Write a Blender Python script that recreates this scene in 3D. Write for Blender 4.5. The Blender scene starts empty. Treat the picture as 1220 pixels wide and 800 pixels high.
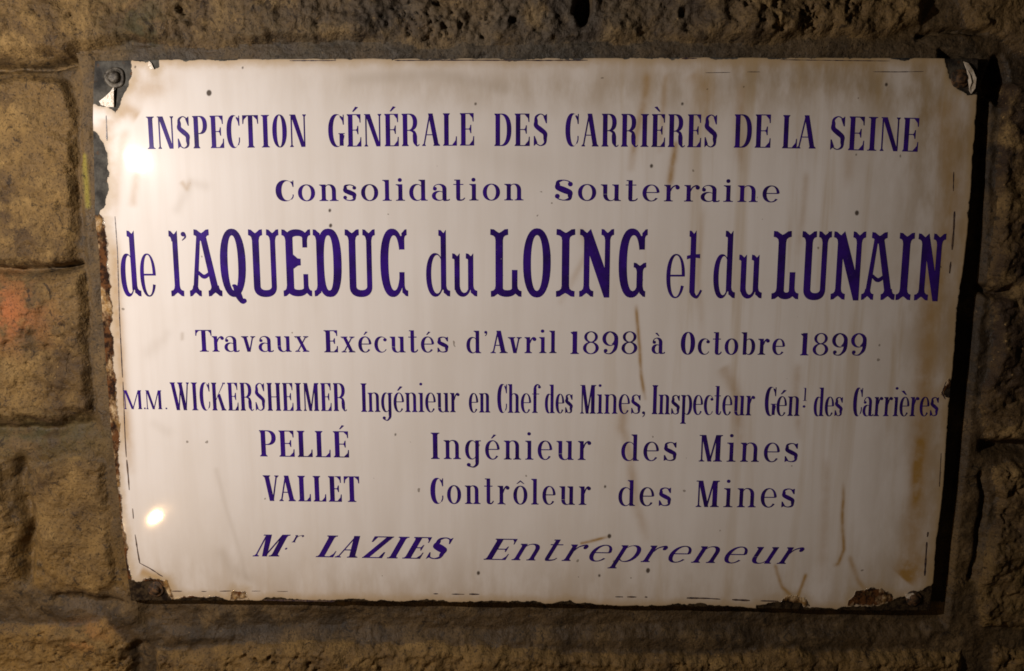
import bpy, bmesh, math, random
import numpy as np
from mathutils import Vector, Matrix
from mathutils.geometry import delaunay_2d_cdt, tessellate_polygon

sc = bpy.context.scene
col = sc.collection
rng = np.random.default_rng(7)
random.seed(7)

# ------------------------------------------------------------------ camera
# plate plane: X right, Z up, front towards -Y; camera solved from the plate's corners
A_, B_, C_ = 0.1474, 0.0141, 0.0036
TV = np.array([0.0160, 0.0083, 0.6831])
FPX = 1220 * 28 / 36
def _R(a, ax):
    c, s = math.cos(a), math.sin(a)
    return np.array({0: [[1,0,0],[0,c,-s],[0,s,c]], 1: [[c,0,s],[0,1,0],[-s,0,c]],
                     2: [[c,-s,0],[s,c,0],[0,0,1]]}[ax])
MR = _R(C_, 2) @ _R(B_, 1) @ _R(A_, 0)
CP = -MR.T @ TV
def w3(v): return np.array([v[0], v[2], -v[1]])
CAM = w3(CP)
right, up, fwd = w3(MR[0]), -w3(MR[1]), w3(MR[2])
cam_d = bpy.data.cameras.new('camera'); cam = bpy.data.objects.new('camera', cam_d); col.objects.link(cam)
cam_d.sensor_width = 36; cam_d.lens = 28; cam_d.clip_start = .01; cam_d.clip_end = 50
cam.matrix_world = Matrix(((right[0], up[0], -fwd[0], CAM[0]), (right[1], up[1], -fwd[1], CAM[1]),
                           (right[2], up[2], -fwd[2], CAM[2]), (0, 0, 0, 1)))
sc.camera = cam

# ------------------------------------------------------------------ world, exposure
wd = bpy.data.worlds.new('World'); sc.world = wd; wd.use_nodes = True
wd.node_tree.nodes['Background'].inputs[0].default_value = (1.0, .78, .55, 1)
wd.node_tree.nodes['Background'].inputs[1].default_value = .022
sc.view_settings.view_transform = 'Standard'; sc.view_settings.look = 'None'
sc.view_settings.exposure = 0; sc.view_settings.gamma = 1
sc.cycles.filter_width = 1.7

# ------------------------------------------------------------------ measuring helpers
PW, PH = .36, .2367
def dome(x, z):                      # how far the pressed sheet bulges towards the viewer
    u = np.clip(np.abs(np.asarray(x, float)) / PW, 0, 1); v = np.clip(np.abs(np.asarray(z, float)) / PH, 0, 1)
    return .0055 * (1 - u**2.6) * (1 - v**2.6)
def ray(px, py):
    return right * (px - 610) / FPX - up * (py - 400) / FPX + fwd
def at(px, py, y=0.0):               # point of the plane Y = y seen at photo pixel (px, py) -> (x, z)
    d = ray(px, py); t = (y - CAM[1]) / d[1]; p = CAM + d * t
    return float(p[0]), float(p[2])
def on(px, py):                      # same, on the bulging plate
    y = 0.
    for _ in range(3):
        x, z = at(px, py, y); y = -float(dome(x, z))
    return x, z

# ------------------------------------------------------------------ two lamps off to the left
def lamp(name, px, py, dist, power, colr, radius):
    x, z = on(px, py); e = 1e-4
    n = np.array([-(dome(x+e, z) - dome(x-e, z)) / (2*e), -1.0, -(dome(x, z+e) - dome(x, z-e)) / (2*e)])
    n[0] *= -1; n[2] *= -1
    n = np.array([-n[0], -1, -n[2]]); n /= np.linalg.norm(n)
    p = np.array([x, -float(dome(x, z)), z]); v = p - CAM; v /= np.linalg.norm(v)
    r = v - 2 * v.dot(n) * n
    l = bpy.data.lights.new(name, 'POINT'); l.energy = power; l.color = colr; l.shadow_soft_size = radius
    o = bpy.data.objects.new(name, l); col.objects.link(o); o.location = p + r * dist
    return o
lamp('torch_light', 163, 190, .60, 19.5, (1.0, .90, .815), .0065)
lamp('lamp_light', 187, 616, .72, 3.2, (1.0, .62, .30), .0024)
# ------------------------------------------------------------------ lettering: Didone and Tuscan glyphs in outline
class Pen:
    def __init__(s): s.t = []
    def tri(s, a, b, c):
        k = (b[0]-a[0])*(c[1]-a[1]) - (b[1]-a[1])*(c[0]-a[0])
        if abs(k) < 1e-7: return
        s.t.append((a, b, c) if k > 0 else (a, c, b))
    def poly(s, pts):
        if len(pts) == 3: return s.tri(*pts)
        for i, j, k in tessellate_polygon([[Vector((p[0], p[1], 0)) for p in pts]]): s.tri(pts[i], pts[j], pts[k])
    def box(s, x0, y0, x1, y1):
        s.tri((x0, y0), (x1, y0), (x1, y1)); s.tri((x0, y0), (x1, y1), (x0, y1))
    def quad(s, a, b, c, d): s.tri(a, b, c); s.tri(a, c, d)
    def ring(s, cx, cy, rx, ry, l, r, t, b, a0=0, a1=360, n=36, p=2.0, q=None):
        q = q or p
        icx = ((cx-rx+l) + (cx+rx-r)) / 2; irx = (2*rx - l - r) / 2
        icy = ((cy-ry+b) + (cy+ry-t)) / 2; iry = (2*ry - t - b) / 2
        o, i = [], []
        for k in range(n+1):
            a = math.radians(a0 + (a1-a0)*k/n); c, d = math.cos(a), math.sin(a)
            f = lambda v, e: math.copysign(abs(v)**(2/e), v)
            o.append((cx + rx*f(c, p), cy + ry*f(d, p))); i.append((icx + irx*f(c, q), icy + iry*f(d, q)))
        for k in range(n): s.quad(o[k], o[k+1], i[k+1], i[k])
    def rib(s, nodes, n=7):
        P = [np.array(a, float) for a in nodes]; P = [2*P[0]-P[1]] + P + [2*P[-1]-P[-2]]
        pts = []
        for i in range(1, len(P)-2):
            for k in range(n):
                t = k/n; a, b, c, d = P[i-1:i+3]
                q = .5*((2*b) + (c-a)*t + (2*a-5*b+4*c-d)*t*t + (3*b-a-3*c+d)*t**3)
                q[2] = b[2] + (c[2]-b[2])*(t*t*(3-2*t)); pts.append(q)
        pts.append(P[-2]); L, R = [], []
        for i, q in enumerate(pts):
            d = pts[min(i+1, len(pts)-1)][:2] - pts[max(i-1, 0)][:2]; d = d/(np.linalg.norm(d)+1e-9)
            m = np.array([-d[1], d[0]])*q[2]/2; L.append(tuple(q[:2]+m)); R.append(tuple(q[:2]-m))
        for i in range(len(pts)-1): s.quad(L[i], L[i+1], R[i+1], R[i])
    def disc(s, x, y, r, ry=None):
        ry = ry or r; p = [(x+r*math.cos(k*math.pi/8), y+ry*math.sin(k*math.pi/8)) for k in range(16)]
        for k in range(1, 15): s.tri(p[0], p[k], p[k+1])
    def serif(s, xc, y, S, d, L, R, h):          # hairline slab with a small bracket, d=+1 foot, -1 head
        s.box(xc-S/2-L, min(y, y+d*h), xc+S/2+R, max(y, y+d*h)); b = h*.9
        if L > b: s.tri((xc-S/2, y+d*h), (xc-S/2-b, y+d*h), (xc-S/2, y+d*(h+b*1.6)))
        if R > b: s.tri((xc+S/2, y+d*h), (xc+S/2+b, y+d*h), (xc+S/2, y+d*(h+b*1.6)))
    def fish(s, xc, y, S, d, F, L=True, R=True, k=1.0):   # Tuscan forked stem end
        for sg, ok in ((-1, L), (1, R)):
            if not ok: continue
            s.poly([(xc, y+d*.058*k), (xc+sg*.3*F, y+d*.036*k), (xc+sg*.62*F, y+d*.006*k), (xc+sg*F, y),
                    (xc+sg*F*1.02, y+d*.086*k), (xc+sg*(S/2+(F-S/2)*.45), y+d*.098*k), (xc+sg*(S/2+.008), y+d*.122*k),
                    (xc+sg*S/2, y+d*.165*k), (xc, y+d*.165*k)])

def glyph(ch, W, st):
    p = Pen(); S, s, h, X, ov = st['S'], st['s'], st['h'], st['X'], st['ov']
    base = {'É':'E','È':'E','é':'e','è':'e','à':'a','ô':'o'}.get(ch, ch)
    cap = base.isupper(); top = 1.0 if cap else X; mid = W*.5
    if ch in 'Éé': p.quad((mid-.05, top+.08), (mid-.015, top+.07), (mid+.14, top+.21), (mid+.05, top+.23))
    if ch in 'Èèà': p.quad((mid+.05, top+.08), (mid+.015, top+.07), (mid-.14, top+.21), (mid-.05, top+.23))
    if ch == 'ô':
        p.quad((mid-.15, X+.08), (mid-.11, X+.08), (mid+.01, X+.17), (mid, X+.22)); p.quad((mid+.15, X+.08), (mid+.11, X+.08), (mid-.01, X+.17), (mid, X+.22))
    c = base
    if st.get('tus'): return tuscan(p, c, W, st)
    def stem(x, y0, y1, w, foot=(1, 1), head=(1, 1), o=ov):
        p.box(x-w/2, y0, x+w/2, y1)
        if foot: p.serif(x, y0, w, 1, foot[0]*o, foot[1]*o, h)
        if head: p.serif(x, y1, w, -1, head[0]*o, head[1]*o, h)
    def flag(x, y): 
        p.box(x-s/2-ov, y-h, x, y); p.tri((x-s/2, y-h), (x-s/2-ov*.6, y-h), (x-s/2, y-h*2.4))
    arm = max(.1, min(.16, W*.3))
    if c == 'I': stem(mid, 0, 1, S, o=(W-S)/2)
    elif c in 'EL':
        x = ov+S/2; stem(x, 0, 1, S, (1, 0), (1, 0) if c == 'E' else (1, 1))
        p.box(x, 0, W, h); p.poly([(W-arm*1.1, h), (W, h), (W, .29), (W-h*.8, .29), (W-h*1.3, .17)])
        if c == 'E':
            e = W-.015; p.box(x, 1-h, e, 1); p.poly([(e-arm, 1-h), (e, 1-h), (e, .74), (e-h*.8, .74), (e-h*1.3, .85)])
            m = W*.80; p.box(x, .51-h/2, m, .51+h/2); p.poly([(m, .38), (m, .64), (m-h*.8, .64), (m-h*1.6, .55), (m-arm*.55, .51+h/2), (m-arm*.55, .51-h/2), (m-h*1.6, .47), (m-h*.8, .38)])
    elif c == 'T':
        stem(mid, 0, 1, S, (1.3, 1.3), None); p.box(0, 1-h, W, 1)
        for g in (0, 1):
            f = lambda v: W-v if g else v
            p.poly([(f(0), 1-h), (f(arm), 1-h), (f(h*1.4), .86), (f(h*.8), .73), (f(0), .73)])
    elif c == 'N':
        hw = h*1.35; xl = ov+hw/2; xr = W-ov-hw/2
        stem(xl, 0, 1, hw, (1, 1), None); p.box(0, 1-h, xl+S*.4, 1); stem(xr, 0.03, 1, hw, None, (1, 1))
        p.quad((xl-hw/2, 1), (xl-hw/2+S*1.05, 1), (xr+hw/2, 0), (xr+hw/2-S*.9, 0))
    elif c == 'M':
        hw = h*1.3; xl = ov+hw/2; xr = W-ov-S*.5; v = (xl+xr)/2-S*.02
        stem(xl, 0, 1, hw, (1, 1), None); p.box(0, 1-h, xl+S*.5, 1); stem(xr, 0, 1, S, (1, 1), (0, 1))
        p.quad((xl-hw/2, 1), (xl-hw/2+S*.95, 1), (v+S*.42, 0), (v-S*.42, 0)); p.quad((xr-S/2, 1), (xr-S/2+h*1.6, 1), (v+h*.9, 0), (v-h*.6, 0))
    elif c in 'VAvW':
        t = 1.0 if c != 'v' else X; w = S if c != 'v' else s; f = lambda y: y
        def leg(xt, xb, ww): p.quad((xt-ww/2, f(t)), (xt+ww/2, f(t)), (xb+ww/2, f(0)), (xb-ww/2, f(0)))
        g = h*1.35
        if c == 'W':
            a = ov+w/2; b = W*.53; d = W-ov-g/2; v1 = a+(b-a)*.62; v2 = b+(d-b)*.55
            leg(a, v1, w); leg(b+w*.25, v1+w*.2, g); leg(b, v2, w); leg(d, v2+w*.2, g)
            for x, ww in ((a, w), (b, w), (d, g)): p.serif(x, 1, ww, -1, ov, ov, h)
        elif c == 'A':
            a = ov+g/2; d = W-ov-w/2; m = W*.47
            leg(m-w*.12, a, g); leg(m, d, w); p.box(a+(m-a)*.36, .33, d-(d-m)*.3, .33+h)
            p.serif(a, 0, g, 1, ov, ov, h); p.serif(d, 0, w, 1, ov*.9, ov, h)
        else:
            a = ov+w/2; d = W-ov-g/2; m = W*.52
            leg(a, m, w); leg(d, m+w*.22, g); p.serif(a, t, w, -1, ov, ov, h); p.serif(d, t, g, -1, ov*.9, ov, h)
    elif c in 'OCG':
        cx = W/2
        if c == 'O': p.ring(cx, .5, W/2, .51, S, S, h, h, p=2.15)
        else:
            p.ring(cx*1.04, .5, cx*1.04, .51, S*1.05, h, h, h, 42 if c == 'C' else 42, 318 if c == 'C' else 345, p=2.15)
            p.poly([(W, .99), (W, .68), (W-h*.9, .68), (W-h*1.6, .8), (W-arm*.9, .93), (W-arm*.6, .95), (W-h*1.1, .90), (W-h*.8, .99)])
            if c == 'C': p.rib([(W*.86, .085, h), (W*.95, .19, h), (W-h*.5, .32, h)])
            else:
                p.box(W-S*1.02, 0.03, W-.02, .42); p.box(W-S-ov, .42-h, W+ov*.6, .42)
    elif c == 'D':
        x = ov+S/2; stem(x, 0, 1, S, (1, 0), (1, 0)); p.box(x, 0, W*.5, h); p.box(x, 1-h, W*.5, 1)
        p.ring(W*.45, .5, W*.55, .5, h, S, h, h, -90, 90, p=2.3)
    elif c in 'PR':
        x = ov+S/2; stem(x, 0, 1, S, (1, 1), (1, 0)); y0 = .44 if c == 'P' else .47; e = W if c == 'P' else W-ov*1.5
        m = x+(e-x)*.38; p.box(x, 1-h, m, 1); p.box(x, y0, m, y0+h)
        p.ring(m, (1+y0)/2, e-m, (1-y0)/2, h, S*.95, h, h, -90, 90, n=20, p=2.25)
        if c == 'R':
            p.rib([(m, y0+h/2, h), (m+(e-m)*.55, y0-.035, S*.6), (e-S*.55, y0-.17, S*.95), (e-S*.5, .14, S*.9), (e-S*.2, .025, S*.4), (W-.02, .015, h*.9), (W+.01, .06, h*.7)])
    elif c == 'B' or c == 'K':
        x = ov+S/2; stem(x, 0, 1, S); g = h*1.35
        xt = W-ov-g/2; p.quad((xt-g/2, 1), (xt+g/2, 1), (x+S/2, .40), (x+S/2, .36)); p.serif(xt, 1, g, -1, ov, ov, h)
        m = x+S/2+(xt-x-S/2)*.33; xb = W-ov-S/2; p.quad((m-S*.4, .56), (m+S*.42, .60), (xb+S/2, 0), (xb-S/2, 0)); p.serif(xb, 0, S, 1, ov*.8, ov, h)
    elif c == 'H':
        a = ov+S/2; b = W-ov-S/2; stem(a, 0, 1, S); stem(b, 0, 1, S); p.box(a, .5-h/2, b, .5+h/2)
    elif c == 'Z':
        p.box(0, 0, W, h); p.box(.03, 1-h, W, 1); p.quad((W-S*1.1, 1), (W, 1), (S*1.1, 0), (0, 0))
        p.poly([(0.03, 1-h), (.03+arm, 1-h), (.03+h*1.3, .74), (.03, .74)]); p.poly([(W, h), (W-arm, h), (W-h*1.3, .28), (W, .28)])
    elif c in 'Ss':
        H = 1.0 if c == 'S' else X; w = S if c == 'S' else s*1.1; k = H
        def q(x, y, z): return (x*W, y*k, z)
        a = w*.5/W
        p.rib([q(.9, .74, h*1.1), q(.80, .90, h*1.1), q(.5, 1-h*.5/k, h), q(.2, .9, w*.5), q(.04+a, .765, w*.78), q(.2, .63, w*.98), q(.5, .51, w*1.08), q(.8, .39, w*.98),
               q(.97-a, .245, w*.78), q(.80, .09, w*.5), q(.5, h*.5/k, h), q(.19, .10, h*1.1), q(.08, .27, h*1.1)])
        if st.get('ball'):
            r = w*.42; p.disc(.9*W-r*.5, .79*k, r); p.disc(.08*W+r*.7, .21*k, r)
        else:
            p.poly([(.9*W+h*.5, .99*k), (.9*W+h*.5, .70*k), (.9*W-h*.4, .70*k), (.9*W-arm*.7, .91*k)]); p.poly([(.08*W-h*.5, 0), (.08*W-h*.5, .31*k), (.08*W+h*.4, .31*k), (.08*W+arm*.7, .1*k)])
    elif c in 'nhmr':
        xl = ov+s/2; t = 1.0 if c == 'h' else X; stem(xl, 0, t, s, (1, 1), None); flag(xl, t)
        if c == 'r':
            r = s*.52; p.rib([(xl+s*.4, X*.62, h*1.2), (xl+s/2+(W-xl)*.18, X*.86, h*1.2), (W-r*1.6, X-h*.6, h*1.5), (W-r*.5, X-r*.8, h*1.6)]); p.disc(W-r, X-r*1.25, r)
        else:
            xr = W-ov-s/2; o = min(ov, max(.01, (xr-xl-s)/2-.02)); cx = (xl+xr+s/2)/2; rx = xr+s/2-cx; ry = min(rx*1.15, X*.42)
            p.ring(cx, X-ry+.01, rx, ry, h*1.2, s, h, h, 0, 180, n=20, p=2.2); p.box(xr-s/2, 0, xr+s/2, X-ry+.01); p.serif(xr, 0, s, 1, o, ov, h)
    elif c == 'u':
        xl = ov+s/2; xr = W-ov-s/2; cx = (xl-s/2+xr)/2; rx = xr-cx; ry = min(rx*1.15, X*.42)
        p.box(xl-s/2, ry, xl+s/2, X); flag(xl, X); p.ring(cx, ry-.01, rx, ry, s, h*1.2, h, h, 180, 360, n=20, p=2.2)
        p.box(xr-s/2, 0, xr+s/2, X); flag(xr, X); p.serif(xr, 0, s, 1, 0, ov, h)
    elif c in 'il':
        t = X if c == 'i' else 1.0; x = W/2; o = (W-s)/2; p.box(x-s/2, 0, x+s/2, t); p.serif(x, 0, s, 1, o, o, h)
        p.box(x-s/2-o, t-h, x, t); p.tri((x-s/2, t-h), (x-s/2-o*.6, t-h), (x-s/2, t-h*2.4))
        if c == 'i': p.disc(x-s*.1, max(X+.2, .98), s*.5)
    elif c == 'o': p.ring(W/2, X/2, W/2, X/2+.01, s, s, h, h, p=2.1)
    elif c == 'e':
        y = X*.53; p.ring(W/2, X/2, W/2, X/2+.01, s, s*.7, h, h, 3, 322, p=2.1); p.box(s*.6, y-h*.5, W-s*.25, y+h*.5)
    elif c == 'c':
        p.ring(W*.53, X/2, W*.53, X/2+.01, s, h, h, h, 48, 322, p=2.1); r = s*.5; p.disc(W-r*1.1, X*.80, r)
    elif c in 'dgq':
        xr = W-ov-s/2; e = xr+s*.2; p.ring(e/2, X/2, e/2, X/2+.01, s, h*1.2, h, h, p=2.1)
        if c == 'd': p.box(xr-s/2, 0, xr+s/2, 1); flag(xr, 1.0); p.serif(xr, 0, s, 1, 0, ov, h)
        else:
            p.box(xr-s/2, -.1, xr+s/2, X); p.box(xr, X-h, W, X); r = s*.55
            p.rib([(xr+s*.0, -.08, s), (xr-s*.05, -.18, s*.85), (xr-s*.7, -.275, h*1.8), (mid-.05*W, -.295, h*1.2), (r*1.4, -.25, h*1.3)]); p.disc(W*.1+r, -.21, r)
    elif c in 'bp':
        xl = ov+s/2; b = xl-s*.2; cx = (b+W)/2
        p.ring(cx, X/2, W-cx, X/2+.01, h*1.2, s, h, h, p=2.1)
        if c == 'b': p.box(xl-s/2, 0, xl+s/2, 1); flag(xl, 1.0)
        else: stem(xl, -.32, X, s, (1, 1), None); flag(xl, X)
    elif c == 'a':
        xr = W-ov-s*.55; r = s*.48; cx = (W*.06+xr+s/2)/2; rx = xr+s/2-cx
        p.ring(cx, X*.70, rx, X*.30+.01, h, s, h, h, 0, 165, n=20, p=2.1); p.disc(W*.06+r*1.05, X*.72, r); p.box(xr-s/2, .05*X, xr+s/2, X*.71)
        e = xr+s*.2; p.ring(e/2, X*.29, e/2, X*.29+.01, s*.95, h, h, h, p=2.05)
        p.rib([(xr, .16*X, s), (xr+s*.06, .06*X, s*.8), (xr+s*.45, .018, h*1.5), (W-.0, .03, h*1.1), (W+.02, .08, h*.8)])
    elif c == 't':
        x = ov+s*.6; p.box(x-s/2, .12*X, x+s/2, 1.0 if st.get('tallt', 1) else .92); y = 1.0 if st.get('tallt', 1) else .92
        p.box(x-s/2-ov*.8, y-h, x, y); p.box(0, X-h, W*.86, X)
        p.rib([(x, .2*X, s), (x+s*.06, .09*X, s*.85), (x+s*.6, .022, h*1.6), (W*.84, .05, h*1.2), (W-.01, .13, h)])
    elif c == 'f':
        x = ov+s/2; stem(x, 0, .85, s, (1, 1), None); r = s*.5; p.box(0, X-h, W*.8, X)
        p.rib([(x, .8, s), (x+s*.1, .91, s*.8), (x+s*.75, .985, h*1.6), (W-r*.8, .95, h*1.4)]); p.disc(W-r, .90, r)
    elif c == 'x':
        g = h*1.3; a = ov+s/2; b = W-ov-s/2
        p.quad((a-s/2, X), (a+s/2, X), (b+s/2, 0), (b-s/2, 0)); p.quad((b, X), (b+g, X), (a, 0), (a-g, 0))
        p.serif(a, X, s, -1, ov*.9, ov*.8, h); p.serif(b+g*.3, X, g, -1, ov, ov, h); p.serif(a-g*.3, 0, g, 1, ov, ov, h); p.serif(b, 0, s, 1, ov*.8, ov*.9, h)
    elif c == '1': 
        x = W*.56; p.box(x-S/2, 0, x+S/2, 1); p.serif(x, 0, S, 1, ov, ov, h); p.box(x-S/2-ov, 1-h*1.6, x, 1-h*.6); p.tri((x-S/2, 1), (x+S/2, 1), (x-S/2, 1-h*2.5)); p.tri((x-S/2, 1-h*1.5), (x-S/2-ov, 1-h*1.5), (x-S/2, 1-h*3.4))
    elif c == '8':
        p.ring(W/2, .755, W*.43, .25, S*.62, S*.62, h, h, n=28); p.ring(W/2, .265, W*.5, .275, S*.72, S*.72, h, h, n=28)
    elif c == '9':
        p.ring(W*.48, .68, W*.48, .325, S*.8, h*1.3, h, h, n=28); r = S*.42
        p.rib([(W-S*.45, .70, S*.85), (W-S*.42, .5, S*.85), (W-S*.6, .25, S*.75), (W*.62, .06, S*.4), (W*.42, .012, h), (W*.2, .05, h*1.1), (W*.12, .14, h)]); p.disc(W*.1+r, .15, r); p.ring(W*.48, .68, W*.52, .325, h, S*.85, h, h, -60, 90, n=16)
    elif c == "'": p.disc(W/2, .93, s*.42); p.rib([(W/2+s*.25, .93, s*.3), (W/2+s*.2, .84, s*.22), (W/2-s*.15, .77, h*.8)])
    elif c == '.': p.disc(W/2, st.get('dot', .045), st.get('dot', .045))
    elif c == ',': p.disc(W/2, .04, .05); p.rib([(W/2+.03, .04, .04), (W/2+.025, -.04, .03), (W/2-.03, -.11, .02)])
    else: print('NO GLYPH', ch)
    return p

def tuscan(p, c, W, st):
    S, s, h, X = st['S'], st['s'], st['h'], st['X']; F = .128; f = .085
    def cup(x0, x1, y, d, th, l, r, ry=.13):      # half ring joining two strokes, opening towards d
        cx = (x0+x1)/2
        p.ring(cx, y+d*ry, (x1-x0)/2, ry, l, r, th, th, *((180, 360) if d > 0 else (0, 180)), n=18, p=2.2)
    if c == 'I': p.box(W/2-S/2, .1, W/2+S/2, .9); p.fish(W/2, 0, S, 1, W/2); p.fish(W/2, 1, S, -1, W/2)
    elif c == 'O': p.ring(W/2, .5, W/2, .51, S*1.05, S*1.05, .1, .1, p=2.25)
    elif c == 'Q':
        p.ring(W/2, .5, W/2, .51, S*1.05, S*1.05, .1, .1, p=2.25)
        p.rib([(W*.44, .17, .03), (W*.55, .14, .07), (W*.66, .02, .10), (W*.80, -.075, .07), (W*.95, -.06, .05)]); p.disc(W*.88, -.065, .035)
    elif c == 'U':
        a = .103; b = W-.092; q = b+.038
        p.fish(a, 1, .1, -1, .103); p.fish(b, 1, .078, -1, .09)
        p.box(a-.05, .14, a+.05, .9); p.box(b-.038, .14, q, .9); p.ring((a-.05+q)/2, .15, (q-a+.05)/2, .16, .1, .076, .1, .105, 180, 360, n=20, p=2.3)
    elif c == 'N':
        a = .102; b = W-.092; w = .082
        p.fish(a, 0, w, 1, .102); p.fish(b, 1, .074, -1, .09); p.fish(a, 1, w, -1, .1, True, False); p.box(a-w/2, .1, a+w/2, .93); p.box(b-.037, .02, b+.037, .92)
        p.poly([(a-w/2, .86), (a-.005, .935), (a+.055, 1.0), (b-.037, .42), (b+.037, .24), (b+.037, -.01), (b-.04, -.01), (a+w/2, .62), (a-w/2, .74)])
    elif c == 'A':
        a = .088; b = W-.102; m = W*.44; t = .96
        p.fish(a, 0, .07, 1, .088); p.fish(b, 0, S, 1, .102); p.fish(m, 1, S*1.1, -1, .112)
        p.quad((a-.034, .1), (a+.034, .1), (m-.018, .9), (m-.075, .9)); p.quad((b-S*.46, .1), (b+S*.48, .1), (m+.068, .9), (m-.022, .9)); p.box(m-.062, .83, m+.058, .92)
        p.rib([(a+.05, .365, .045), ((a+b)/2-.008, .295, .062), (b-.055, .365, .045)])
    elif c == 'L':
        a = F*.98; r = W-.105
        p.box(a-S/2, .1, a+S/2, .9); p.fish(a, 1, S, -1, F); p.fish(a, 0, S, 1, F*.95, True, False)
        cup(a-S/2, r+.045, 0, 1, .1, S, .08); p.box(r-.035, .12, r+.045, .40); p.fish(r, 0, .09, 1, .105, False, True)
    elif c == 'E':
        a = .106; r = W-.085
        p.box(a-S/2, .1, a+S/2, .9); p.fish(a, 0, S, 1, .106, True, False); p.fish(a, 1, S, -1, .106, True, False)
        cup(a-S/2, r+.035, 0, 1, .1, S, .07); cup(a-S/2, r+.035, 1, -1, .1, S, .07)
        p.box(r-.035, .12, r+.035, .335); p.box(r-.035, .73, r+.035, .88); p.fish(r, 0, .07, 1, .085, False, True); p.fish(r, 1, .07, -1, .085, False, True)
        p.poly([(a, .67), (a+S/2+.01, .62), (a+.12, .57), (a+.165, .565), (a+.165, .465), (a+.12, .46), (a+S/2+.01, .42), (a, .37)])
    elif c == 'D':
        a = .098; p.box(a-S/2, .1, a+S/2, .9); p.fish(a, 0, S, 1, .098, True, False); p.fish(a, 1, S, -1, .098, True, False)
        x0 = a-S/2; p.ring((x0+W)/2, .5, (W-x0)/2, .51, S, S*1.12, .1, .1, p=2.5)
    elif c in 'CG':
        r = W-.075; e = r+.04
        p.ring(e/2, .5, e/2, .51, S*1.1, .07, .1, .1, 25, 335, p=2.3)
        p.box(r-.035, .70, r+.04, .90); p.fish(r, 1, .07, -1, .075, False, True)
        if c == 'C': p.box(r-.04, .13, r+.035, .365); p.fish(r, 0, .07, 1, .085, False, True)
        else: r -= .025; p.box(r-.045, .1, r+.045, .45); p.fish(r, .51, .09, -1, .09, k=.8); p.fish(r, 0, .09, 1, .085, False, True)
    elif c == 'l': p.box(W/2-s/2+.01, .1, W/2+s/2+.01, .9); p.fish(W/2+.01, 0, s, 1, W/2); p.fish(W/2, 1, s, -1, W/2*.8, True, False); p.poly([(W/2, .94), (W/2+s/2+.01, 1), (W/2+s/2+.01, .8), (W/2, .8)])
    elif c == 'd':
        x = W-.09; p.box(x-s/2, .1, x+s/2, .92); p.fish(x, 0, s, 1, .095, False, True); p.fish(x+.015, 1, s, -1, .085, True, False); p.poly([(x, .94), (x+s/2, 1), (x+s/2, .8), (x, .8)])
        e = x+.01; p.ring(e/2, X/2, e/2, X/2+.005, .075, .02, .03, .05, p=2.15)
    elif c == 'u':
        a = .085; x = W-.09
        for v in (a, x): p.box(v-s/2, .1, v+s/2, X-.05); p.fish(v+.015, X, s, -1, .085, True, False, .9); p.poly([(v, X-.05), (v+s/2, X), (v+s/2, X-.2), (v, X-.2)])
        p.fish(x, 0, s, 1, .095, False, True); p.ring((a-s/2+x)/2, .16, (x-a+s/2)/2, .165, s, .03, .04, .06, 180, 360, n=18)
    elif c == 'e':
        p.ring(W/2, X/2, W/2, X/2+.005, .058, .045, .022, .022, 2, 335, p=2.15); p.box(.03, X*.49, W, X*.49+.028)
    elif c == 't':
        x = .09; p.box(x-s/2, .08, x+s/2, .92); p.fish(x+.015, 1, s, -1, .075, True, False); p.poly([(x, .94), (x+s/2, 1), (x+s/2, .8), (x, .8)])
        p.poly([(0, X-.02), (x, X), (W*.85, X+.005), (W*.85, X-.06), (x, X-.045), (0, X-.075)])
        p.rib([(x, .2, s), (x+.005, .08, s*.9), (x+.06, .015, .045), (W*.85, .05, .03), (W, .12, .03)])
    elif c == "'": p.disc(W/2, .945, .036); p.rib([(W/2+.02, .945, .035), (W/2+.03, .90, .025), (W/2-.02, .85, .012)])
    else: print('NO TUSCAN', c)
    return p

WID = dict(I=.24, N=.50, S=.40, P=.44, E=.41, C=.40, T=.48, O=.44, G=.46, D=.46, R=.50, A=.52, L=.40, M=.60, H=.53, K=.55, W=.76, V=.5, Z=.46,
           a=.46, b=.48, c=.41, d=.49, e=.43, f=.36, g=.47, h=.5, i=.24, l=.24, n=.51, o=.46, p=.49, r=.39, s=.38, t=.31, u=.51, v=.46, x=.48)
WID.update(Q=.44, U=.5)
WID.update({'1': .30, '8': .44, '9': .44, "'": .12, '.': .10, ',': .10})
STY = {
 'caps':  dict(S=.138, s=.13, h=.029, X=.7, ov=.035, sb=.095),
 'capt':  dict(S=.118, s=.12, h=.028, X=.7, ov=.03, sb=.085),
 'wide':  dict(S=.27, s=.19, h=.045, X=.79, ov=.115, sb=.12, capw=1.22, ball=1),
 'tus':   dict(S=.108, s=.078, h=.03, X=.65, ov=.05, sb=.03, tus=1),
 'text':  dict(S=.19, s=.15, h=.042, X=.715, ov=.085, sb=.10, capw=1.1),
 'tight': dict(S=.115, s=.096, h=.028, X=.675, ov=.045, sb=.045),
 'book':  dict(S=.165, s=.128, h=.036, X=.72, ov=.075, sb=.13, capw=1.05),
 'bold':  dict(S=.165, s=.13, h=.036, X=.7, ov=.055, sb=.085),
 'ital':  dict(S=.25, s=.185, h=.046, X=.78, ov=.10, sb=.13, slant=.56, capw=1.15),
}
BASECH = {'É':'E','È':'E','é':'e','è':'e','à':'a','ô':'o'}
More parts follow.
